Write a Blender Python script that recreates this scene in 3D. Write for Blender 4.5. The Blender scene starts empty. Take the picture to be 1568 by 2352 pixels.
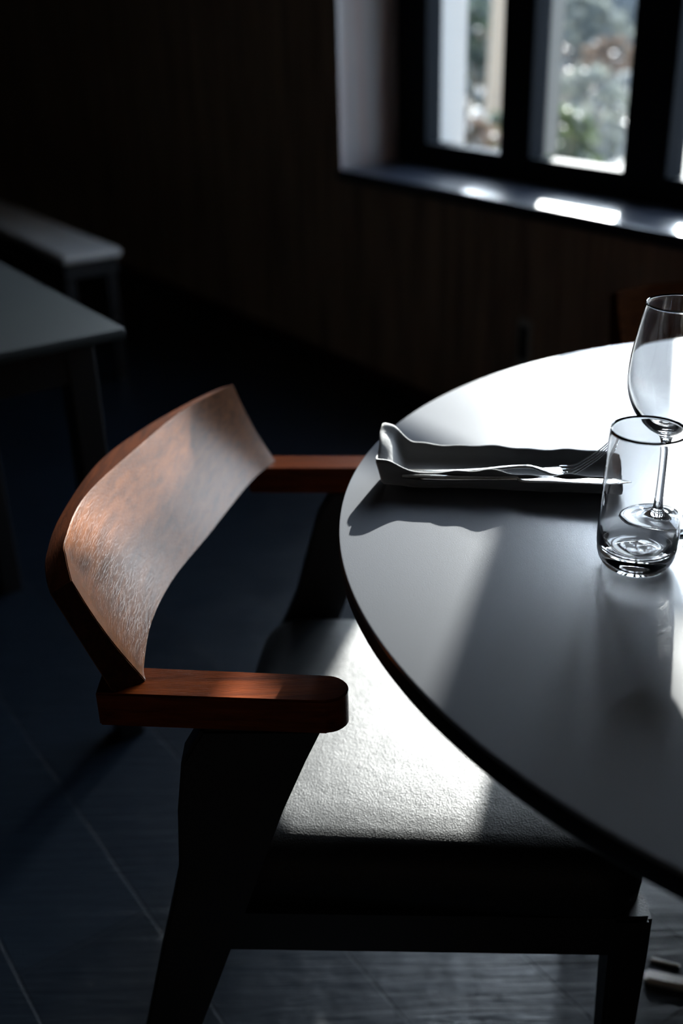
import bpy, bmesh, math, random
from mathutils import Vector, Matrix
random.seed(7)
sc = bpy.context.scene
C = sc.collection
PI = math.pi

# ------------------------------------------------------------------ camera, light, exposure
P_, R_, F_, H_ = math.radians(26.034), math.radians(-1.690), 2456.0, 1.175
FW = Vector((0, math.cos(P_), -math.sin(P_)))
UP0 = Vector((0, math.sin(P_), math.cos(P_)))
RT0 = Vector((1, 0, 0))
RT = math.cos(R_) * RT0 + math.sin(R_) * UP0
UP = -math.sin(R_) * RT0 + math.cos(R_) * UP0
cam_d = bpy.data.cameras.new('camera')
cam = bpy.data.objects.new('camera', cam_d)
C.objects.link(cam)
M = Matrix((RT, UP, -FW)).transposed().to_4x4()
M.translation = (0, 0, H_)
cam.matrix_world = M
cam_d.sensor_fit = 'VERTICAL'
cam_d.sensor_height = 36
cam_d.lens = 36 * F_ / 2352
cam_d.dof.use_dof = True
cam_d.dof.focus_distance = 0.93
cam_d.dof.aperture_fstop = 3.0
cam_d.clip_start = 0.02
sc.camera = cam

SUN_AZ, SUN_EL = math.radians(17.0), math.radians(18.5)
sun_d = bpy.data.lights.new('sun', 'SUN')
sun_d.energy = 36.0
sun_d.cycles.is_caustics_light = True
sun_d.angle = math.radians(0.6)
sun_d.color = (1.0, 0.97, 0.94)
sun = bpy.data.objects.new('sun', sun_d)
C.objects.link(sun)
sdir = Vector((math.sin(SUN_AZ) * math.cos(SUN_EL), math.cos(SUN_AZ) * math.cos(SUN_EL), math.sin(SUN_EL)))
sun.rotation_euler = sdir.to_track_quat('Z', 'Y').to_euler()

w = bpy.data.worlds.new('world')
sc.world = w
w.use_nodes = True
nt = w.node_tree
nt.nodes.clear()
sky = nt.nodes.new('ShaderNodeTexSky')
sky.sky_type = 'NISHITA'
sky.sun_disc = False
sky.sun_elevation = SUN_EL
sky.sun_rotation = SUN_AZ
sky.air_density = 1.3
sky.dust_density = 2.5
bg = nt.nodes.new('ShaderNodeBackground')
bg.inputs[1].default_value = 2.1
wo = nt.nodes.new('ShaderNodeOutputWorld')
hs = nt.nodes.new('ShaderNodeHueSaturation')
hs.inputs['Saturation'].default_value = 0.35
tn = nt.nodes.new('ShaderNodeMix')
tn.data_type = 'RGBA'
tn.blend_type = 'MULTIPLY'
tn.inputs[0].default_value = 1.0
tn.inputs[7].default_value = (0.80, 0.95, 1.20, 1)
nt.links.new(sky.outputs[0], hs.inputs['Color'])
nt.links.new(hs.outputs[0], tn.inputs[6])
nt.links.new(tn.outputs[2], bg.inputs[0])
nt.links.new(bg.outputs[0], wo.inputs[0])

vs = sc.view_settings
sc.display_settings.display_device = 'sRGB'
vs.view_transform = 'Standard'
vs.look = 'None'
vs.gamma = 1
vs.use_curve_mapping = False
vs.exposure = 0.15


# ------------------------------------------------------------------ helpers
def onz(x, y, z):
    d = (x - 784) * RT + (1176 - y) * UP + F_ * FW
    t = (z - H_) / d.z
    return Vector((d.x * t, d.y * t, z))


WA = math.radians(-33.685)
A = Vector((math.sin(WA), math.cos(WA), 0))      # along the window wall, towards the far left
N = Vector((math.cos(WA), -math.sin(WA), 0))     # out through the window wall
WD = 2.0
W0 = N * WD + A * 2.4887


def wp(u, v, z):
    return W0 + A * u + N * v + Vector((0, 0, z))


class MB:
    def __init__(self):
        self.bm = bmesh.new()

    def box(self, x0, x1, y0, y1, z0, z1, f=None, bevel=0.0, seg=2):
        f = f or (lambda a, b, c: Vector((a, b, c)))
        vs_ = [self.bm.verts.new(f(a, b, c)) for a in (x0, x1) for b in (y0, y1) for c in (z0, z1)]
        idx = [(0, 1, 3, 2), (4, 6, 7, 5), (0, 4, 5, 1), (2, 3, 7, 6), (0, 2, 6, 4), (1, 5, 7, 3)]
        fs = [self.bm.faces.new([vs_[i] for i in q]) for q in idx]
        if bevel:
            es = list({e for fa in fs for e in fa.edges})
            bmesh.ops.bevel(self.bm, geom=es, offset=bevel, segments=seg, profile=0.5, affect='EDGES')
        return self

    def loft(self, rings, closed=True, cap=True):
        """rings: list of lists of points, joined in order"""
        vr = [[self.bm.verts.new(p) for p in r] for r in rings]
        n = len(vr[0])
        for i in range(len(vr) - 1):
            for j in range(n if closed else n - 1):
                k = (j + 1) % n
                self.bm.faces.new((vr[i][j], vr[i][k], vr[i + 1][k], vr[i + 1][j]))
        if cap:
            self.bm.faces.new(vr[0][::-1])
            self.bm.faces.new(vr[-1])
        return self

    def lathe(self, prof, c, seg=72):
        """prof: (r, z) list; r=0 points become poles"""
        prev = None
        c = Vector(c)
        for r, z in prof:
            if r < 1e-6:
                ring = [self.bm.verts.new(c + Vector((0, 0, z)))]
            else:
                ring = [self.bm.verts.new(c + Vector((r * math.cos(2 * PI * i / seg), r * math.sin(2 * PI * i / seg), z))) for i in range(seg)]
            if prev is not None:
                if len(prev) == 1 and len(ring) > 1:
                    for i in range(seg):
                        self.bm.faces.new((prev[0], ring[i], ring[(i + 1) % seg]))
                elif len(ring) == 1 and len(prev) > 1:
                    for i in range(seg):
                        self.bm.faces.new((prev[(i + 1) % seg], prev[i], ring[0]))
                else:
                    for i in range(seg):
                        k = (i + 1) % seg
                        self.bm.faces.new((prev[i], prev[k], ring[k], ring[i]))
            prev = ring
        return self

    def build(self, name, m, parent=None, smooth=True, angle=35, origin=None, subsurf=0):
        bm = self.bm
        bmesh.ops.recalc_face_normals(bm, faces=bm.faces)
        o_ = Vector(origin) if origin is not None else (Vector(parent.location) if parent is not None else Vector((0, 0, 0)))
        if parent is not None and parent.parent is not None and origin is None:
            o_ = Vector(parent['_o']) if '_o' in parent else o_
        bmesh.ops.translate(bm, verts=bm.verts, vec=-o_)
        me = bpy.data.meshes.new(name)
        bm.to_mesh(me)
        bm.free()
        if smooth:
            me.polygons.foreach_set('use_smooth', [True] * len(me.polygons))
            try:
                me.set_sharp_from_angle(angle=math.radians(angle))
            except Exception:
                pass
        ms = m if isinstance(m, (list, tuple)) else [m]
        for q in ms:
            me.materials.append(q)
        ob = bpy.data.objects.new(name, me)
        C.objects.link(ob)
        if parent is not None:
            ob.parent = parent
        else:
            ob.location = o_
        if subsurf:
            s = ob.modifiers.new('subsurf', 'SUBSURF')
            s.levels = subsurf
            s.render_levels = subsurf
        return ob


def thing(name, loc, label=None, cat=None, group=None, kind=None):
    o = bpy.data.objects.new(name, None)
    o.location = loc
    o.empty_display_size = 0.05
    C.objects.link(o)
    tag(o, label, cat, group, kind)
    return o


def tag(o, label=None, cat=None, group=None, kind=None):
    if label: o['label'] = label
    if cat: o['category'] = cat
    if group: o['group'] = group
    if kind: o['kind'] = kind
    return o


def catmull(pts, n):
    pts = [Vector(p) for p in pts]
    out = []
    m = len(pts) - 1
    for k in range(n + 1):
        t = k / n * m
        i = min(int(t), m - 1)
        s = t - i
        p0 = pts[i - 1] if i > 0 else 2 * pts[0] - pts[1]
        p1, p2 = pts[i], pts[i + 1]
        p3 = pts[i + 2] if i + 2 <= m else 2 * pts[m] - pts[m - 1]
        out.append(0.5 * ((2 * p1) + (p2 - p0) * s + (2 * p0 - 5 * p1 + 4 * p2 - p3) * s * s + (3 * p1 - p0 - 3 * p2 + p3) * s ** 3))
    return out


# ------------------------------------------------------------------ materials
def mat(name, col, rough=0.5, spec=0.5, metal=0.0, **kw):
    m = bpy.data.materials.new(name)
    m.use_nodes = True
    b = m.node_tree.nodes['Principled BSDF']
    b.inputs['Base Color'].default_value = (*col, 1)
    b.inputs['Roughness'].default_value = rough
    b.inputs['Specular IOR Level'].default_value = spec
    b.inputs['Metallic'].default_value = metal
    for k, v in kw.items():
        b.inputs[k.replace('_', ' ')].default_value = v
    return m


def coords(m, scale=(1, 1, 1), rot=(0, 0, 0), obj=True):
    n = m.node_tree
    tc = n.nodes.new('ShaderNodeTexCoord')
    mp = n.nodes.new('ShaderNodeMapping')
    mp.inputs['Scale'].default_value = scale
    mp.inputs['Rotation'].default_value = rot
    n.links.new(tc.outputs['Object'], mp.inputs['Vector'])
    return mp.outputs[0]


def noise(m, vec, scale, detail=4, rough=0.55, dist=0.0):
    n = m.node_tree.nodes.new('ShaderNodeTexNoise')
    n.inputs['Scale'].default_value = scale
    n.inputs['Detail'].default_value = detail
    n.inputs['Roughness'].default_value = rough
    n.inputs['Distortion'].default_value = dist
    m.node_tree.links.new(vec, n.inputs['Vector'])
    return n.outputs[0]


def ramp(m, fac, stops):
    n = m.node_tree.nodes.new('ShaderNodeValToRGB')
    cr = n.color_ramp
    while len(cr.elements) < len(stops):
        cr.elements.new(0.5)
    for e, (p, c) in zip(cr.elements, stops):
        e.position = p
        e.color = (*c, 1)
    m.node_tree.links.new(fac, n.inputs[0])
    return n.outputs[0]


def bump(m, h, strength, dist=0.001, prev=None):
    n = m.node_tree.nodes.new('ShaderNodeBump')
    n.inputs['Strength'].default_value = strength
    n.inputs['Distance'].default_value = dist
    m.node_tree.links.new(h, n.inputs['Height'])
    if prev is not None:
        m.node_tree.links.new(prev, n.inputs['Normal'])
    b = m.node_tree.nodes['Principled BSDF']
    m.node_tree.links.new(n.outputs[0], b.inputs['Normal'])
    return n.outputs[0]


def setin(m, out, name):
    m.node_tree.links.new(out, m.node_tree.nodes['Principled BSDF'].inputs[name])


def math_(m, op, a, b=None, v=0.0):
    n = m.node_tree.nodes.new('ShaderNodeMath')
    n.operation = op
    m.node_tree.links.new(a, n.inputs[0])
    if b is not None:
        m.node_tree.links.new(b, n.inputs[1])
    else:
        n.inputs[1].default_value = v
    return n.outputs[0]


def wood(name, dark, light, rough=0.35, scale=(3, 3, 60), bstr=0.25, rot=(0, 0, 0), pores=True, coat=0.0):
    m = mat(name, light, rough)
    v = coords(m, scale, rot)
    n1 = noise(m, v, 2.2, 6, 0.6, 0.4)
    setin(m, ramp(m, n1, [(0.3, dark), (0.7, light)]), 'Base Color')
    n2 = noise(m, coords(m, tuple(s * 5 for s in scale), rot), 3.0, 2, 0.5)
    if pores:
        p = ramp(m, n2, [(0.0, (0, 0, 0)), (0.36, (0, 0, 0)), (0.5, (1, 1, 1))])
        bump(m, p, bstr, 0.0004)
    else:
        bump(m, n1, bstr, 0.001)
    m.node_tree.nodes['Principled BSDF'].inputs['Coat Weight'].default_value = coat
    return m


M_table = mat('charcoal_laminate', (0.12, 0.126, 0.142), 0.28, 0.5, IOR=2.7)
M_table.node_tree.nodes['Principled BSDF'].inputs['Coat Weight'].default_value = 0.0
M_table.node_tree.nodes['Principled BSDF'].inputs['Coat Roughness'].default_value = 0.34
tv = coords(M_table)
bump(M_table, noise(M_table, tv, 900, 2, 0.5), 0.16, 0.0006)
M_rim = mat('table_edge', (0.003, 0.004, 0.005), 0.5, 0.12)
M_leather = mat('black_leather', (0.009, 0.010, 0.0115), 0.45, 0.25)
lv = coords(M_leather)
vo = M_leather.node_tree.nodes.new('ShaderNodeTexVoronoi')
vo.inputs['Scale'].default_value = 650
M_leather.node_tree.links.new(lv, vo.inputs['Vector'])
b1 = bump(M_leather, noise(M_leather, lv, 14, 3), 0.12, 0.012)
bump(M_leather, vo.outputs['Distance'], 0.35, 0.0008, b1)

# chair wood: grain follows chair X for arms, vertical pores on backrest
M_back = wood('walnut_veneer', (0.06, 0.020, 0.0065), (0.145, 0.049, 0.015), 0.29, (60, 6, 60), 0.2)
M_back.node_tree.nodes['Principled BSDF'].inputs['Specular IOR Level'].default_value = 0.24
M_back.node_tree.nodes['Principled BSDF'].inputs['IOR'].default_value = 1.36
M_back.node_tree.nodes['Principled BSDF'].inputs['Specular Tint'].default_value = (1.0, 0.8, 0.68, 1)
M_backrim = wood('red_brown_solid_wood', (0.018, 0.004, 0.001), (0.055, 0.012, 0.002), 0.4, (60, 6, 60), 0.2)
M_backrim.node_tree.nodes['Principled BSDF'].inputs['Specular IOR Level'].default_value = 0.08
M_arm = wood('polished_walnut', (0.07, 0.013, 0.003), (0.20, 0.040, 0.006), 0.32, (5, 60, 60), 0.2)
M_arm.node_tree.nodes['Principled BSDF'].inputs['Specular IOR Level'].default_value = 0.08
M_leg = wood('dark_stained_wood', (0.002, 0.0012, 0.001), (0.005, 0.0026, 0.002), 0.5, (40, 40, 5), 0.2)
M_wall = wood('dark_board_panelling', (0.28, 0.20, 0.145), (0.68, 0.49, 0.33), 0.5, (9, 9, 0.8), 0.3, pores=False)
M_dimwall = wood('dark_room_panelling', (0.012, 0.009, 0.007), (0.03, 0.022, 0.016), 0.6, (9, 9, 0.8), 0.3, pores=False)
M_trim = mat('brown_skirting_wood', (0.07, 0.025, 0.018), 0.5)
M_ceiling = mat('ceiling_paint', (0.24, 0.22, 0.2), 0.8)
M_black = mat('black_frame_paint', (0.008, 0.009, 0.011), 0.8, 0.1)
M_white = mat('white_outer_paint', (0.42, 0.385, 0.35), 0.6)
M_beige = mat('beige_outer_paint', (0.12, 0.11, 0.095), 0.6)
M_reveal = mat('painted_reveal_boards', (0.42, 0.36, 0.35), 0.55)
rv = coords(M_reveal, (14, 14, 0.6))
setin(M_reveal, ramp(M_reveal, noise(M_reveal, rv, 1.6, 3), [(0.3, (0.46, 0.44, 0.44)), (0.52, (0.54, 0.48, 0.47)), (0.62, (0.54, 0.38, 0.35)), (0.75, (0.50, 0.48, 0.48))]), 'Base Color')
M_sill = mat('blue_black_gloss_sill', (0.03, 0.034, 0.046), 0.3, 0.5)
bump(M_sill, noise(M_sill, coords(M_sill), 22, 3), 0.2, 0.004)
M_steel = mat('polished_steel', (0.78, 0.78, 0.78), 0.13, 0.5, 1.0)
M_barsteel = mat('brushed_steel', (0.75, 0.70, 0.64), 0.4, 0.5, 1.0)
M_iron = mat('black_iron', (0.01, 0.011, 0.013), 0.5, 0.4)
M_cloth = mat('dark_grey_linen', (0.09, 0.09, 0.093), 0.85, 0.2)
M_cloth.node_tree.nodes['Principled BSDF'].inputs['Sheen Weight'].default_value = 0.5
cv = coords(M_cloth)
bump(M_cloth, noise(M_cloth, cv, 1500, 2), 0.4, 0.0004, bump(M_cloth, noise(M_cloth, cv, 60, 3), 0.3, 0.003))
M_pad = mat('grey_bench_fabric', (0.42, 0.385, 0.35), 0.8)
M_greytop = mat('grey_stone_tabletop', (0.026, 0.028, 0.0265), 0.5, 0.3)
M_plate = mat('grey_wall_plate', (0.6, 0.64, 0.6), 0.5)

M_glass = bpy.data.materials.new('clear_glass')
M_glass.use_nodes = True
gn = M_glass.node_tree
gn.nodes.clear()
g = gn.nodes.new('ShaderNodeBsdfGlass')
g.inputs['IOR'].default_value = 1.5
g.inputs['Roughness'].default_value = 0.0
go = gn.nodes.new('ShaderNodeOutputMaterial')
gn.links.new(g.outputs[0], go.inputs[0])

M_pane = bpy.data.materials.new('window_glass')
M_pane.use_nodes = True
gn = M_pane.node_tree
gn.nodes.clear()
tr = gn.nodes.new('ShaderNodeBsdfTransparent')
tr.inputs[0].default_value = (0.93, 0.95, 0.94, 1)
gl = gn.nodes.new('ShaderNodeBsdfGlossy')
gl.inputs['Roughness'].default_value = 0.01
lw = gn.nodes.new('ShaderNodeLayerWeight')
pw = gn.nodes.new('ShaderNodeMath')
pw.operation = 'POWER'
pw.inputs[1].default_value = 5
gn.links.new(lw.outputs['Facing'], pw.inputs[0])
fr = gn.nodes.new('ShaderNodeMath')
fr.operation = 'MULTIPLY_ADD'
fr.inputs[1].default_value = 0.96
fr.inputs[2].default_value = 0.04
gn.links.new(pw.outputs[0], fr.inputs[0])
mx = gn.nodes.new('ShaderNodeMixShader')
go = gn.nodes.new('ShaderNodeOutputMaterial')
gn.links.new(fr.outputs[0], mx.inputs[0])
gn.links.new(tr.outputs[0], mx.inputs[1])
gn.links.new(gl.outputs[0], mx.inputs[2])
gn.links.new(mx.outputs[0], go.inputs[0])

# floor: big dark boards with raised grain, running parallel to the window wall
M_floor = mat('dark_slate_boards', (0.03, 0.034, 0.042), 0.33, 0.45)
fv = coords(M_floor, (1, 1, 1), (0, 0, -(PI / 2 - WA) + PI / 2 + PI / 2))
br = M_floor.node_tree.nodes.new('ShaderNodeTexBrick')
br.inputs['Scale'].default_value = 1.0
br.inputs['Brick Width'].default_value = 1.1
br.inputs['Row Height'].default_value = 0.19
br.inputs['Mortar Size'].default_value = 0.0022
br.inputs['Mortar Smooth'].default_value = 0.3
br.inputs['Color1'].default_value = (0.0035, 0.006, 0.010, 1)
br.inputs['Color2'].default_value = (0.005, 0.0085, 0.0135, 1)
br.inputs['Mortar'].default_value = (0.006, 0.008, 0.012, 1)
M_floor.node_tree.links.new(fv, br.inputs['Vector'])
setin(M_floor, br.outputs['Color'], 'Base Color')
fv2 = coords(M_floor, (4, 60, 1), (0, 0, -(PI / 2 - WA) + PI / 2 + PI / 2))
gr = noise(M_floor, fv2, 1.4, 5, 0.6, 1.2)
b1 = bump(M_floor, gr, 0.55, 0.004)
b2 = bump(M_floor, noise(M_floor, coords(M_floor), 9, 5), 0.5, 0.006, b1)
inv = math_(M_floor, 'MULTIPLY', br.outputs['Fac'], v=-1.0)
bump(M_floor, inv, 0.9, 0.004, b2)


# ------------------------------------------------------------------ room shell
def struct(name, mb, m, **kw):
    o = mb.build(name, m, **kw)
    o['kind'] = 'structure'
    return o


UL, UR, IN = 4.9, -3.4, 5.2     # room extents along the wall and inwards
ZC = 2.95
OPL, OPR, OZ0, OZ1 = 0.455, -1.66, 0.66, 2.58    # window opening
TH = 0.42
struct('floor', MB().box(UL + .2, UR - .2, TH, -IN - .2, -0.1, 0, wp), M_floor, smooth=False)
struct('ceiling', MB().box(UL + .2, UR - .2, TH, -IN - .2, ZC, ZC + 0.1, wp), M_ceiling, smooth=False)


def panel_wall(mb, u0, u1, z0, z1, v0=0.0, bw=0.145):
    # vertical boards with narrow grooves, in front of a solid backing
    mb.box(u0, u1, v0 + 0.014, TH, z0, z1, wp)
    n = max(1, round(abs(u1 - u0) / bw))
    st = (u1 - u0) / n
    for i in range(n):
        a, b = u0 + i * st, u0 + (i + 1) * st
        sgn = 1 if st > 0 else -1
        mb.box(a + 0.002 * sgn, b - 0.002 * sgn, v0, v0 + 0.013, z0, z1, wp, bevel=0.0025, seg=1)


mb = MB()
panel_wall(mb, OPL, UL, 0, ZC)
panel_wall(mb, UR, OPR, 0, ZC)
panel_wall(mb, OPR, OPL, 0, OZ0 - 0.035)
panel_wall(mb, OPR, OPL, OZ1, ZC)
struct('wall_back', mb, M_wall, smooth=False)
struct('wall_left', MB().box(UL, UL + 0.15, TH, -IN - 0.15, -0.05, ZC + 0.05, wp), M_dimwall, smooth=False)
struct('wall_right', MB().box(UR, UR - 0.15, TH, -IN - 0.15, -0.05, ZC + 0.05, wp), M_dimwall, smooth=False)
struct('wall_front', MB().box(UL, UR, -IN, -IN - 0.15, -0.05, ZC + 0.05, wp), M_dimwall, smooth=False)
mb = MB().box(UL, UR, -0.012, 0.0, 0.0, 0.035, wp, bevel=0.003)
struct('baseboard_back', mb, M_trim, smooth=False)

# window
win = thing('window_1', wp(-0.6, 0.27, 0.66), kind='structure')
FV0, FV1 = 0.225, 0.285
T0, T1 = 1.430, 1.461
PZ0, PZ1 = 0.73, 2.52
panes = [(0.305, -0.038), (-0.163, -0.520), (-0.662, -1.02), (-1.133, -1.49)]
mb = MB()
mb.box(OPL, panes[0][0], FV0, FV1, OZ0, OZ1, wp)
mb.box(panes[-1][1], OPR, FV0, FV1, OZ0, OZ1, wp)
mb.box(panes[0][0], panes[-1][1], FV0, FV1, OZ0, PZ0, wp)
mb.box(panes[0][0], panes[-1][1], FV0, FV1, PZ1, OZ1, wp)
mb.build('window_frame', M_black, win, smooth=False)
for i in range(3):
    MB().box(panes[i][1], panes[i + 1][0], FV0 if i != 1 else FV0 - 0.01, FV1, PZ0, PZ1, wp, bevel=0.003).build('mullion', M_black, win, smooth=False)
for a, b in panes:
    MB().box(a, b, 0.246, 0.280, T0, T1, wp).build('transom', M_black, win, smooth=False)
    MB().box(a + 0.005, b - 0.005, 0.262, 0.266, PZ0 - .005, PZ1 + .005, wp).build('pane', M_pane, win, smooth=False)
mb = MB().box(OPL, OPL + 0.012, 0.0, FV0, OZ0, OZ1, wp)
mb.build('left_reveal', M_reveal, win, smooth=False)
MB().box(OPR - 0.012, OPR, 0.0, FV0, OZ0, OZ1, wp).build('right_reveal', M_reveal, win, smooth=False)
MB().box(OPL + 0.012, OPR - 0.012, -0.012, FV0 + 0.01, OZ0 - 0.035, OZ0, wp, bevel=0.006).build('window_sill', M_sill, win, smooth=False)
# outer casing, painted pale on the weather side
mb = MB()
mb.box(OPL, 0.305, FV1, FV1 + 0.10, OZ0, OZ1, wp)
mb.build('outer_jamb', M_white, win, smooth=False)
for i in range(3):
    a, b = panes[i][1], panes[i + 1][0]
    MB().box(a - 0.03, b if i != 1 else b + 0.06, FV1 + 0.001, FV1 + 0.05, PZ0, PZ1, wp).build('outer_mullion', M_beige, win, smooth=False)
MB().box(0.305, OPR, FV1, FV1 + 0.06, OZ0 - 0.02, PZ0 - 0.045, wp).build('outer_sill', M_beige, win, smooth=False)

# small plate on the wall below the window
pl = thing('wall_plate', wp(-0.33, -0.004, 0.30), 'small grey upright plate on the dark boards below the window', 'wall plate')
q = MB().box(-0.40, -0.45, -0.012, 0.0, 0.23, 0.36, wp, bevel=0.004)
q.build('cover', M_plate, pl)
MB().box(-0.412, -0.438, -0.016, -0.011, 0.25, 0.34, wp, bevel=0.002).build('socket_insert', M_black, pl)


# ------------------------------------------------------------------ round table
TC = Vector((0.5532, 0.8460, 0))
TR, TZ, TT = 0.5566, 0.74, 0.027
tab = thing('round_table', TC, 'large round charcoal table with a thick black edge, set with napkin and glasses', 'table')
MB().lathe([(0, TZ - 0.004), (TR - 0.02, TZ - 0.004), (TR - 0.0008, TZ - 0.004), (TR - 0.0008, TZ - 0.0008), (TR - 0.002, TZ), (0, TZ)], TC, 256).build('tabletop', M_table, tab).cycles.is_caustics_receiver = True
MB().lathe([(0, TZ - TT), (TR - 0.012, TZ - TT), (TR - 0.003, TZ - TT + 0.004), (TR, TZ - TT + 0.009), (TR, TZ - 0.0052), (TR - 0.001, TZ - 0.0042), (0, TZ - 0.0042)], TC, 256).build('edge', M_rim, tab)
MB().lathe([(0, 0.02), (0.045, 0.02), (0.04, 0.06), (0.04, TZ - TT - 0.02), (0.11, TZ - TT - 0.012), (0.11, TZ - TT), (0, TZ - TT)], TC, 40).build('column', M_iron, tab)
MB().lathe([(0, 0), (0.155, 0), (0.155, 0.008), (0.145, 0.016), (0.05, 0.022), (0, 0.022)], TC, 64).build('base_plate', M_iron, tab)


def bar_between(p, q, wd, h):
    p, q = Vector(p), Vector(q)
    d = (q - p).normalized()
    s = Vector((-d.y, d.x, 0)) * wd / 2
    m_ = MB()
    pts = []
    for c in (p, q):
        pts.append([c - s, c + s, c + s + Vector((0, 0, h)), c - s + Vector((0, 0, h))])
    m_.loft(pts)
    bmesh.ops.bevel(m_.bm, geom=list(m_.bm.edges), offset=min(wd, h) * 0.3, segments=2, affect='EDGES')
    return m_


bar_between(onz(1478, 2249, 0.0), onz(1478, 2249, 0.0) + Vector((.26, -.082, 0)), 0.020, 0.012).build('foot_bar', M_barsteel, tab)
bar_between(onz(1493, 2207, 0.0), onz(1560, 2224, 0.0), 0.004, 0.006).build('foot_strip', M_barsteel, tab)


# ------------------------------------------------------------------ chair
CO = Vector((0.05, 0.97, 0))
chair = thing('armchair', CO, 'dark wood armchair with curved brown backrest and black leather seat, left of the round table', 'chair', 'armchairs at the round table')
# backrest shell : inner/outer, bottom/top plan curves
ZA, ZT = 0.64, 0.742
in_b = [(-.1735, .7715), (-.1785, .795), (-.1824, .868), (-.1723, .951), (-.1461, 1.046), (-.1093, 1.182), (-.0814, 1.247)]
in_t = [(-.2249, .7733), (-.2385, .815), (-.2464, .8504), (-.2461, .9417), (-.2111, 1.0718), (-.1762, 1.1756), (-.1291, 1.2554)]
ou_t = [(-0.2442, 0.7718), (-0.2556, 0.8034), (-0.2642, 0.8432), (-0.2687, 0.9226), (-0.2571, 1.0475), (-0.2233, 1.1438), (-0.1825, 1.2219), (-0.1478, 1.2754), (-0.1333, 1.2856)]
ou_b = [(-.2000, .7560), (-.2130, .800), (-.2170, .868), (-.2080, .955), (-.1800, 1.055), (-.1400, 1.190), (-.1010, 1.258)]
K, LZ = 48, 10
cb = catmull([(x, y, 0) for x, y in in_b], K)
ct = catmull([(x, y, 0) for x, y in in_t], K)
ot = catmull([(x, y, 0) for x, y in ou_t], K)
ob_ = catmull([(x, y, 0) for x, y in ou_b], K)
rings = []
for i in range(K + 1):
    r = []
    zb, zt = ZA + 0.0005, ZT
    for j in range(LZ + 1):
        s = j / LZ
        p = cb[i].lerp(ct[i], s)
        p = p + Vector((-0.004 * math.sin(PI * s), 0, 0))
        z = zb + (zt - zb) * s
        r.append(Vector((p.x, p.y, z)))
    e = (ot[i] - ct[i]) * 0.04
    for j in range(LZ + 1):
        s = 1 - j / LZ
        p = ob_[i].lerp(ot[i], s)
        z = zb + (zt - 0.0115 - zb) * s
        r.append(Vector((p.x, p.y, z)))
    rings.append(r)
mbk = MB().loft(rings)
bmesh.ops.recalc_face_normals(mbk.bm, faces=mbk.bm.faces)
inner = set()
for fc in mbk.bm.faces:
    fc.material_index = 1
mbk.bm.verts.index_update()
RN = 2 * (LZ + 1)
for fc in mbk.bm.faces:
    if len(fc.verts) == 4 and all(v_.index % RN <= LZ for v_ in fc.verts):
        fc.material_index = 0
es = [e for e in mbk.bm.edges if len(e.link_faces) == 2 and e.calc_face_angle(0) > math.radians(40)]
bmesh.ops.bevel(mbk.bm, geom=es, offset=0.0009, segments=2, affect='EDGES')
mbk.build('backrest', [M_back, M_backrim], chair, angle=40)


def prism(plan, z0, z1, bevel=0.003, seg=3):
    m_ = MB()
    lo = [m_.bm.verts.new((x, y, z0)) for x, y in plan]
    hi = [m_.bm.verts.new((x, y, z1)) for x, y in plan]
    n = len(plan)
    m_.bm.faces.new(lo[::-1])
    m_.bm.faces.new(hi)
    for i in range(n):
        m_.bm.faces.new((lo[i], lo[(i + 1) % n], hi[(i + 1) % n], hi[i]))
    if bevel:
        bmesh.ops.recalc_face_normals(m_.bm, faces=m_.bm.faces)
        es = [e for e in m_.bm.edges if e.calc_face_angle(0) > math.radians(50)]
        bmesh.ops.bevel(m_.bm, geom=es, offset=bevel, segments=seg, affect='EDGES')
    return m_


def arc(cx, cy, r, a0, a1, n=8):
    return [(cx + r * math.cos(a0 + (a1 - a0) * i / n), cy + r * math.sin(a0 + (a1 - a0) * i / n)) for i in range(n + 1)]


# near arm: inner edge from (-.20,.7963) to (-.0114,.7733)
sl = math.atan2(.7733 - .7963, -.0114 + .20)
near_plan = [(-.215, .7985), (-.016, .7735)] + arc(-.0175, .7545, .019, math.radians(80), math.radians(-88), 12) + [(-.0185, .7345), (-.215, .7560)]
far_plan = [(-.115, 1.2270), (.060, 1.2140)] + arc(.0610, 1.2345, .0200, math.radians(-90), math.radians(86), 12) + [(.0605, 1.2545), (-.115, 1.2680)]
arm_n = prism(near_plan, ZA - 0.034, ZA, 0.0015)
arm_n.build('armrest', M_arm, chair)
prism(far_plan, ZA - 0.034, ZA, 0.0015).build('armrest', M_arm, chair)


def side_profile(pts, ya, yb, dx=0.0, curve=None):
    """rear leg cut from board: list of (z, xr, xf)"""
    m_ = MB()
    rings_ = []
    for z, xr, xf in pts:
        rings_.append([Vector((xr + dx, ya, z)), Vector((xf + dx, ya - 0.004, z)), Vector((xf + dx, yb - 0.004, z)), Vector((xr + dx, yb, z))])
    m_.loft(rings_)
    bmesh.ops.recalc_face_normals(m_.bm, faces=m_.bm.faces)
    es = [e for e in m_.bm.edges if e.calc_face_angle(0) > math.radians(50)]
    bmesh.ops.bevel(m_.bm, geom=es, offset=0.003, segments=2, affect='EDGES')
    return m_


leg_pts = [(0.0, -0.285, -0.245), (0.10, -0.252, -0.205), (0.2, -0.222, -0.170), (0.323, -0.192, -0.127), (0.40, -0.172, -0.100),
           (0.45, -0.160, -0.083), (0.516, -0.155, -0.060), (0.57, -0.147, -0.038), (0.6055, -0.126, -0.022)]
side_profile(leg_pts, .745, .778).build('leg', M_leg, chair)
side_profile([(z, xr + .03 * max(0, min(1, (z - .4) / .15)), xf) for z, xr, xf in leg_pts], 1.222, 1.252, 0.086).build('leg', M_leg, chair)
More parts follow.
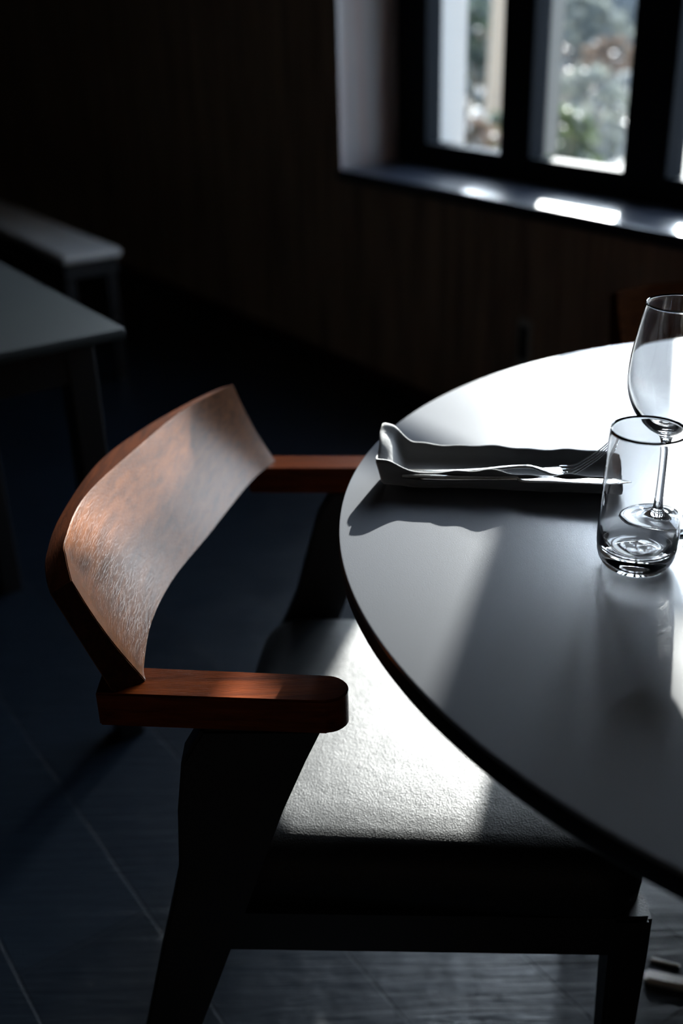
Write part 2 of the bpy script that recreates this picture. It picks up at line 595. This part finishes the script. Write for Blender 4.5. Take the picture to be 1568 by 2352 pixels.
# front legs
for cx, cy in ((0.262, 0.748), (0.322, 1.165)):
    rr = []
    for z, h in ((0, .012), (.15, .0155), (.34, .019), (.385, .019)):
        rr.append([Vector((cx + a * h, cy + b * h, z)) for a, b in ((-1, -1), (1, -1), (1, 1), (-1, 1))])
    m_ = MB().loft(rr)
    bmesh.ops.bevel(m_.bm, geom=list(m_.bm.edges), offset=0.004, segments=2, affect='EDGES')
    m_.build('leg', M_leg, chair)
# seat rails
fr_m = MB()


def railbox(p, q, wd, z0, z1):
    p, q = Vector((*p, 0)), Vector((*q, 0))
    d = (q - p).normalized()
    s = Vector((-d.y, d.x, 0)) * wd / 2
    fr_m.loft([[c - s + Vector((0, 0, z0)), c + s + Vector((0, 0, z0)), c + s + Vector((0, 0, z1)), c - s + Vector((0, 0, z1))] for c in (p, q)])


railbox((-.150, .768), (.262, .745), .026, .335, .383)
railbox((-.085, 1.207), (.322, 1.168), .026, .335, .383)
railbox((.262, .74), (.322, 1.17), .026, .335, .383)
railbox((-.150, .775), (-.085, 1.20), .026, .335, .383)
fr_m.build('seat_frame', M_leg, chair, smooth=False)
# cushion: superellipse-cornered pad with domed top
cn = [Vector((-.158, .772, 0)), Vector((.272, .728, 0)), Vector((.332, 1.168, 0)), Vector((-.098, 1.207, 0))]


def quadmap(s, t, z):
    p = cn[0].lerp(cn[1], s).lerp(cn[3].lerp(cn[2], s), t)
    return Vector((p.x, p.y, z))


def rr_outline(inset, n=10, rad=0.09):
    a = inset
    pts = []
    for (cs, ct_, a0) in ((a + rad, a + rad, PI), (1 - a - rad, a + rad, 1.5 * PI), (1 - a - rad, 1 - a - rad, 0), (a + rad, 1 - a - rad, .5 * PI)):
        for i in range(n + 1):
            an = a0 + PI / 2 * i / n
            pts.append((cs + rad * math.cos(an), ct_ + rad * math.sin(an)))
    return pts


prof = [(0.05, 0.372), (0.012, 0.374), (0.0, 0.385), (-0.004, 0.405), (0.004, 0.425), (0.022, 0.4385), (0.05, 0.4465), (0.085, 0.4500), (0.16, 0.452), (0.26, 0.4535), (0.36, 0.454)]
rings = []
for ins, z in prof:
    rings.append([quadmap(s, t, z) for s, t in rr_outline(ins, 10, max(0.02, 0.10 - ins * 0.2))])
MB().loft(rings).build('seat', M_leather, chair, angle=60)


def copy_tree(o, parent=None):
    c = o.copy()
    C.objects.link(c)
    c.parent = parent
    for ch in list(o.children):
        copy_tree(ch, c)
    return c


# a second one behind the table, inner face of the back towards the camera
c2 = copy_tree(chair)
c2['label'] = 'armchair mostly hidden beyond the table, its brown backrest showing behind the wine glass'
pA, pB = onz(1416, 668, 0.742), onz(1568, 663, 0.742)
ang_t = math.atan2(pB.y - pA.y, pB.x - pA.x)
va = Vector((-.2249, .7733, 0)) - CO
vb = Vector((-.1291, 1.2554, 0)) - CO
rot = ang_t - math.atan2((vb - va).y, (vb - va).x)
c2.rotation_euler.z = rot
va.rotate(Matrix.Rotation(rot, 3, 'Z'))
c2.location = (pA.x - va.x, pA.y - va.y, 0)


# ------------------------------------------------------------------ glasses
def finish_glass(mb_, name, loc, label, group=None):
    o = mb_.build(name, M_glass, angle=180, origin=loc)
    o.cycles.is_caustics_caster = True
    tag(o, label, 'glass' if name == 'tumbler' else 'wine glass', group)
    return o


tl = onz(1457, 1294, TZ) + Vector((0, 0, 0.0003))
prof = [(0, 0.0012), (0.012, 0.0014), (0.020, 0.0006), (0.0235, 0.0), (0.0265, 0.0012), (0.0300, 0.0060), (0.0322, 0.0120), (0.0333, 0.022), (0.0336, 0.035), (0.0330, 0.060),
        (0.0318, 0.090), (0.0304, 0.1218), (0.0300, 0.1222), (0.0296, 0.1218), (0.0310, 0.090), (0.0321, 0.060), (0.0325, 0.035), (0.0312, 0.026), (0.0285, 0.0195), (0.0225, 0.0155), (0.012, 0.0145), (0, 0.0160)]
pp = catmull([(r, 0, z) for r, z in prof], len(prof) * 3)
finish_glass(MB().lathe([(max(0, p.x) * .975 if 0 < i < len(pp) - 1 else 0, p.z * .965) for i, p in enumerate(pp)], tl, 96), 'tumbler', tl, 'clear straight water tumbler with a thick base, in front of the wine glass')

wprof = [(0, 0.0010), (0.010, 0.0010), (0.025, 0.0003), (0.0325, 0.0), (0.0337, 0.0008), (0.0325, 0.0018), (0.022, 0.0035), (0.011, 0.0065), (0.0058, 0.0120), (0.0042, 0.022), (0.0036, 0.045),
         (0.0037, 0.070), (0.0048, 0.082), (0.0085, 0.0885), (0.0190, 0.0960), (0.0290, 0.1080), (0.0355, 0.1240), (0.0377, 0.1400), (0.0366, 0.160), (0.0330, 0.183), (0.0288, 0.2067), (0.02845, 0.2070),
         (0.0281, 0.2067), (0.0323, 0.183), (0.0359, 0.160), (0.0369, 0.1400), (0.0345, 0.1250), (0.0280, 0.1105), (0.0180, 0.1000), (0.0080, 0.0950), (0, 0.0940)]
pp = catmull([(r, 0, z) for r, z in wprof], len(wprof) * 3)
wpf = [(max(0, p.x) if 0 < i < len(pp) - 1 else 0, p.z * (0.955 if p.z > 0.01 else 1)) for i, p in enumerate(pp)]
wl = onz(1509, 1199, TZ) + Vector((0, 0, 0.0003))
finish_glass(MB().lathe(wpf, wl, 96), 'wine_glass', wl, 'clear stemmed wine glass standing just behind the water tumbler', 'wine glasses on the round table')
wl2 = onz(1662, 1262, TZ) + Vector((0, 0, 0.0003))
finish_glass(MB().lathe(wpf, wl2, 96), 'wine_glass', wl2, 'second clear wine glass, only its foot showing at the right edge beside the tumbler', 'wine glasses on the round table')

# ------------------------------------------------------------------ napkin pocket
nA = onz(872, 1128, TZ)      # near left corner at the table
nB = onz(1424, 1150, TZ)
nd = (nB - nA).normalized()
nL = (nB - nA).length
ns = Vector((-nd.y, nd.x, 0))


def npnt(s, t, z):
    return nA + nd * s + ns * t + Vector((0, 0, z))


def cross(u):
    """closed section of the folded pocket at fraction u of its length: (t, z)"""
    k = max(0.0, 1 - u / 0.13)            # flare at the open left end
    k = k * k * (3 - 2 * k)
    wv = 0.002 * math.sin(u * 17) + 0.0012 * math.sin(u * 41 + 1)
    hb = 0.029 + 0.016 * k + wv * .5 - .003 * u
    hf = 0.026 + 0.006 * k + wv - .004 * u
    hf -= 0.006 * math.exp(-((u - 0.16) / 0.06) ** 2)
    wt = 0.058 + 0.004 * k
    th = 0.004
    e = max(0.0, 1 - u / 0.10); e = e * e * (3 - 2 * e) * 0.017
    return [(0.000, 0.0004), (-0.001 - .003 * math.exp(-((u - 0.16) / 0.07) ** 2), hf * .5), (0.0005 - .002 * k, hf - .001), (0.0015, hf), (0.0015 + th, hf - 0.0015), (0.009, 0.0125 + e * .7), (0.020, 0.011 + e * 1.25),
            (0.038, 0.0115 + e * 1.78), (wt - th - .005, 0.0145 + e * 1.62), (wt - th - 0.0005 + .004 * k, hb - 0.001), (wt - 0.001 + .006 * k, hb), (wt + .006 * k, hb - 0.001), (wt + .001, hb * .5), (wt, 0.0004)]


rings = []
NS = 70
for i in range(NS + 1):
    u = i / NS
    r = []
    for j, (t, z) in enumerate(cross(u)):
        s = u * nL
        if u < 0.02:
            s += -0.006 * (z / 0.04) + 0.002 * math.sin(j * 2.1)
        if u > 0.98:
            s += 0.003 * math.sin(j * 1.7)
        r.append(npnt(s, t, z))
    rings.append(r)
nap = MB().loft(rings).build('napkin', M_cloth, None, angle=70, origin=npnt(nL / 2, .029, 0), subsurf=1)
tag(nap, 'dark grey cloth napkin folded into an open pocket around the cutlery, left of the tumbler', 'napkin')


def ribbon(path, wid, thk, sub=4):
    """swept flat bar with rounded section, path list of points, wid/thk functions of index fraction"""
    m_ = MB()
    pts = catmull(path, (len(path) - 1) * sub)
    n = len(pts)
    rings_ = []
    for i, p in enumerate(pts):
        a = pts[min(i + 1, n - 1)] - pts[max(i - 1, 0)]
        a.normalize()
        sd = Vector((-a.y, a.x, 0)).normalized()
        up_ = sd.cross(a) * -1
        if up_.z < 0: up_ = -up_
        f_ = i / (n - 1)
        w_, t_ = wid(f_) / 2, thk(f_) / 2
        rings_.append([p + sd * w_ * math.cos(q_) * (1 if abs(math.cos(q_)) > .1 else 1) + up_ * t_ * math.sin(q_) for q_ in [2 * PI * k_ / 12 for k_ in range(12)]])
    m_.loft(rings_)
    return m_


def lerpt(tab_, x):
    for (a, b), (c, d) in zip(tab_, tab_[1:]):
        if x <= c:
            return b + (d - b) * (x - a) / (c - a) if c > a else d
    return tab_[-1][1]


# knife
def at(x, y, z):
    return onz(x, y, TZ + z)


kpath = [at(924, 1093, .0175), at(1000, 1097, .0175), at(1100, 1098, .018), at(1180, 1098, .0185), at(1200, 1100, .0185), at(1280, 1101, .0205), at(1380, 1105, .0215), at(1449, 1107, .022)]
kw_ = [(0, .0085), (.1, .0095), (.4, .0075), (.48, .006), (.52, .008), (.58, .0155), (.8, .017), (.92, .0135), (1, .002)]
kt_ = [(0, .004), (.1, .0055), (.45, .0045), (.5, .004), (.53, .0022), (1, .0008)]
kn = ribbon(kpath, lambda f: lerpt(kw_, f), lambda f: lerpt(kt_, f)).build('table_knife', M_steel, None, angle=50, origin=at(1190, 1100, .018))
tag(kn, 'polished steel table knife lying along the front fold of the napkin, blade to the right', 'knife')
# fork: handle + shoulder, then four curved tines
fb = at(1185, 1080, .020)
fpath = [at(916, 1084, .019), at(980, 1084, .019), at(1080, 1082, .019), at(1170, 1074, .0205), at(1215, 1073, .0215), at(1252, 1081, .019), at(1290, 1083, .018)]
fw_ = [(0, .010), (.1, .0115), (.3, .009), (.55, .006), (.70, .005), (.8, .008), (.9, .0235), (1, .0262)]
ft_ = [(0, .0025), (.3, .0032), (.65, .004), (.8, .003), (1, .0022)]
fkt = thing('table_fork', at(1150, 1080, .018), 'polished steel fork lying in the napkin, tines rising behind the tumbler', 'fork')
ribbon(fpath, lambda f: lerpt(fw_, f), lambda f: lerpt(ft_, f)).build('handle', M_steel, fkt, angle=60)
f0, f1 = at(1250, 1081, .019), at(1290, 1083, .018)
fd = (at(1290, 1083, .018) - at(1216, 1076, .018))
fd.z = 0
fd.normalize()
fs_ = Vector((-fd.y, fd.x, 0))
root = at(1288, 1083, .018)
for k_ in range(4):
    off = (k_ - 1.5) * 0.0078
    b_ = root + fs_ * off
    path = [b_ - fd * .003, b_ + fd * .010 + Vector((0, 0, .0025)), b_ + fd * .022 + Vector((0, 0, .0110)), b_ + fd * .034 + Vector((0, 0, .0215)), b_ + fd * .044 + Vector((0, 0, .0330))]
    ribbon(path, lambda f: .0030 - .0014 * f, lambda f: .0017 - .0008 * f).build('tine', M_steel, fkt, angle=60)

# ------------------------------------------------------------------ neighbouring table and bench at the left
nt_ = thing('square_table', wp(-0.55, -1.75, 0), 'dull grey square-cornered table at the left edge, beyond the curved chair back', 'table')
c0 = onz(290, 752, .74)
uc = (c0 - W0).dot(A)
ic = (c0 - W0).dot(N)
MB().box(uc, uc + .75, ic, ic - .75, .722, .74, wp, bevel=.006).build('tabletop', M_greytop, nt_)
MB().box(uc + .04, uc + .71, ic - .04, ic - .71, .66, .722, wp).build('apron', M_leg, nt_, smooth=False)
for du in (.06, .69):
    for dv in (-.06, -.69):
        MB().box(uc + du - .022, uc + du + .022, ic + dv - .022, ic + dv + .022, 0, .722, wp, bevel=.003).build('leg', M_leg, nt_, smooth=False)
c1 = onz(165, 600, .45)
u1, i1 = (c1 - W0).dot(A), (c1 - W0).dot(N)
bn = thing('bench', wp(u1 + .8, i1 + .1, 0), 'low dark bench with a light grey padded top, in the shade near the panelled wall', 'bench')
MB().box(u1 + .08, u1 + 1.7, i1, i1 + .20, .42, .45, wp, bevel=.012, seg=4).build('seat_pad', M_pad, bn)
MB().box(u1 + .1, u1 + 1.68, i1 + .01, i1 + .19, .37, .42, wp).build('frame', M_leg, bn, smooth=False)
for du in (.14, 1.64):
    for dv in (.03, .17):
        MB().box(u1 + du - .02, u1 + du + .02, i1 + dv - .016, i1 + dv + .016, 0, .37, wp).build('leg', M_leg, bn, smooth=False)

# ------------------------------------------------------------------ garden beyond the window
GZ = -0.25
M_ground = mat('garden_ground', (0.3, 0.3, 0.27), 0.9)
gv = coords(M_ground, (1, 1, 1))
setin(M_ground, ramp(M_ground, noise(M_ground, gv, 0.9, 6, 0.65), [(0.32, (0.022, 0.028, 0.016)), (0.45, (0.045, 0.042, 0.032)), (0.55, (0.08, 0.08, 0.077)), (0.7, (0.11, 0.112, 0.108))]), 'Base Color')
gm = MB()
gm.box(-30, 60, 0.6, 90, GZ - 0.2, GZ, lambda a, b, c: wp(-a, b, c))
struct('floor_garden', gm, M_ground, smooth=False)


def leafmat(name, col):
    m = mat(name, col, 0.55)
    b = m.node_tree.nodes['Principled BSDF']
    tl_ = m.node_tree.nodes.new('ShaderNodeBsdfTranslucent')
    tl_.inputs[0].default_value = (*[min(1, c * 1.6) for c in col], 1)
    mx_ = m.node_tree.nodes.new('ShaderNodeMixShader')
    mx_.inputs[0].default_value = 0.45
    out = m.node_tree.nodes['Material Output']
    m.node_tree.links.new(b.outputs[0], mx_.inputs[1])
    m.node_tree.links.new(tl_.outputs[0], mx_.inputs[2])
    m.node_tree.links.new(mx_.outputs[0], out.inputs[0])
    return m


LM = {'green': leafmat('green_leaves', (0.024, 0.032, 0.015)), 'dark': leafmat('dark_green_leaves', (0.014, 0.020, 0.013)),
      'russet': leafmat('russet_leaves', (0.042, 0.030, 0.022)), 'silver': leafmat('silvery_green_leaves', (0.055, 0.060, 0.053)), 'pale': leafmat('pale_grey_leaves', (0.09, 0.094, 0.091))}
M_bark = mat('pale_bark', (0.24, 0.195, 0.145), 0.85)
bump(M_bark, noise(M_bark, coords(M_bark, (8, 8, 1.5)), 3, 4), 0.6, 0.02)
M_stem = mat('brown_stem', (0.12, 0.08, 0.05), 0.8)


def ray_pt(px, py, dist):
    d = (px - 784) * RT + (1176 - py) * UP + F_ * FW
    h = math.hypot(d.x, d.y)
    return Vector((0, 0, H_)) + d * (dist / h)


def shrub(px, dist, h, rad, mt, label, n=420, leaf=0.07):
    c = ray_pt(px, 200, dist)
    base = Vector((c.x, c.y, GZ))
    t = thing('shrub', base, label, 'shrub', 'shrubs in the garden')
    m_ = MB()
    for _ in range(n):
        a = random.uniform(0, 2 * PI)
        zz = random.uniform(0.08, 1.0)
        rr_ = rad * math.sqrt(random.uniform(0.15, 1)) * (math.sin(PI * min(1, zz * .85 + .12)) ** .6)
        p = base + Vector((rr_ * math.cos(a), rr_ * math.sin(a), h * zz))
        e1 = Vector((random.gauss(0, 1), random.gauss(0, 1), random.gauss(0, 1))).normalized()
        e2 = e1.cross(Vector((random.gauss(0, 1), random.gauss(0, 1), random.gauss(0, 1)))).normalized()
        l = leaf * random.uniform(.6, 1.3)
        w_ = l * .5
        vs_ = [m_.bm.verts.new(q_) for q_ in (p - e1 * l, p + e2 * w_, p + e1 * l, p - e2 * w_)]
        m_.bm.faces.new(vs_)
    m_.build('foliage', LM[mt], t, smooth=False)
    s_ = MB()
    for k in range(5):
        a = k * 2 * PI / 5
        tip = base + Vector((rad * .55 * math.cos(a), rad * .55 * math.sin(a), h * .75))
        r0 = 0.016
        rings_ = []
        for q_ in range(5):
            f_ = q_ / 4
            c_ = base.lerp(tip, f_) + Vector((0, 0, .08 * h * math.sin(PI * f_)))
            rings_.append([c_ + Vector((math.cos(b_) * r0 * (1 - .7 * f_), math.sin(b_) * r0 * (1 - .7 * f_), 0)) for b_ in [2 * PI * z_ / 6 for z_ in range(6)]])
        s_.loft(rings_)
    s_.build('stem', M_stem, t)
    return t


shrub(1075, 7.9, .58, .38, 'russet', 'small russet leaved shrub at the lower left of the left window pane', 300, .06)
shrub(1160, 9.1, .50, .38, 'green', 'low bright green shrub at the foot of the pale tree trunk', 360, .06)
shrub(1075, 13.5, 1.25, .55, 'dark', 'dark green shrub left of the pale trunk, seen in the left pane', 420, .09)
shrub(1190, 14.5, 1.2, .6, 'russet', 'brownish shrub right of the pale trunk, beside the window post', 420, .09)
shrub(1120, 22.0, 1.5, 1.2, 'silver', 'wide silvery shrub behind the pale trunk', 600, .12)
shrub(1285, 8.3, .62, .36, 'green', 'yellow-green shrub at the lower left of the wider window pane', 380, .06)
shrub(1340, 9.8, .78, .50, 'silver', 'grey-green shrub in the lower middle of the wider window pane', 380, .07)
shrub(1400, 13.2, .85, .6, 'russet', 'russet tinged shrub in the middle of the wider window pane', 330, .08)
shrub(1455, 11.4, .62, .45, 'pale', 'pale grey shrub at the lower right of the wider window pane', 300, .07)
shrub(1300, 17.0, 1.25, 1.0, 'silver', 'tall silvery shrub at the upper left of the wider window pane', 600, .12)
shrub(1420, 26.0, 1.35, 1.5, 'pale', 'broad pale shrub far back in the wider window pane', 700, .13)

shrub(1395, 7.2, .34, .42, 'dark', 'low dark green shrub nearest the wider window pane, at its lower right', 320, .05)
shrub(1110, 6.9, .30, .30, 'green', 'lowest green shrub nearest the left pane, at its bottom edge', 260, .045)

tb = ray_pt(1138, 200, 10.5)
tb = Vector((tb.x, tb.y, GZ))
tree = thing('tree', tb, 'tree with a straight pale trunk standing in the garden, seen through the left pane', 'tree')
rings = []
for i in range(14):
    z = i * 0.35
    r = 0.105 + 0.04 * math.exp(-z * 4) - 0.004 * i
    c_ = tb + Vector((0.03 * math.sin(z), 0.02 * math.cos(z * 1.3), z))
    rings.append([c_ + Vector((r * math.cos(a), r * math.sin(a), 0)) for a in [2 * PI * k / 14 for k in range(14)]])
MB().loft(rings).build('trunk', M_bark, tree)
m_ = MB()
for cx_, cz_, cr_, nn_ in ((0.42, 3.25, 0.85, 2200), (-0.3, 4.5, 1.1, 1500)):  # lower lobe added out of view to block low sun at the left pane
    for _ in range(nn_):
        a, b_ = random.uniform(0, 2 * PI), random.uniform(-1, 1)
        rr_ = cr_ * random.uniform(.1, 1) ** .4
        p = tb + Vector((cx_ + rr_ * math.cos(a) * math.sqrt(1 - b_ * b_), rr_ * math.sin(a) * math.sqrt(1 - b_ * b_), cz_ - GZ + rr_ * b_))
        e1 = Vector((random.gauss(0, 1), random.gauss(0, 1), random.gauss(0, 1))).normalized()
        e2 = e1.cross(Vector((random.gauss(0, 1), random.gauss(0, 1), random.gauss(0, 1)))).normalized()
        vs_ = [m_.bm.verts.new(q_) for q_ in (p - e1 * .09, p + e2 * .055, p + e1 * .09, p - e2 * .055)]
        m_.bm.faces.new(vs_)
m_.build('crown_sun_block', LM['dark'], tree, smooth=False)

# tall leafy screen added to block the low sky from the room
hd0 = ray_pt(1300, 200, 30)
sky_block_hedge = thing('sky_block_hedge', (hd0.x, hd0.y, GZ), 'long tall pale green leaf screen, added beyond the garden to block the low sky', 'sky_block_hedge')


def hp(deg, r, z):
    a = math.radians(deg)
    return Vector((math.sin(a) * r, math.cos(a) * r, z))


m_ = MB()
for d in range(-12, 86, 2):
    m_.box(d, d + 2, 30.3, 31.6, GZ, GZ + 4.8, hp)
m_.build('branch_core', LM['silver'], sky_block_hedge, smooth=False)
m_ = MB()
for _ in range(9000):
    p = hp(random.uniform(-12, 86), random.uniform(29.7, 31.4), GZ + random.uniform(0.05, 5.1))
    e1 = Vector((random.gauss(0, 1), random.gauss(0, 1), random.gauss(0, 1))).normalized()
    e2 = e1.cross(Vector((random.gauss(0, 1), random.gauss(0, 1), random.gauss(0, 1)))).normalized()
    m_.bm.faces.new([m_.bm.verts.new(q_) for q_ in (p - e1 * .26, p + e2 * .16, p + e1 * .26, p - e2 * .16)])
m_.build('foliage', LM['pale'], sky_block_hedge, smooth=False)
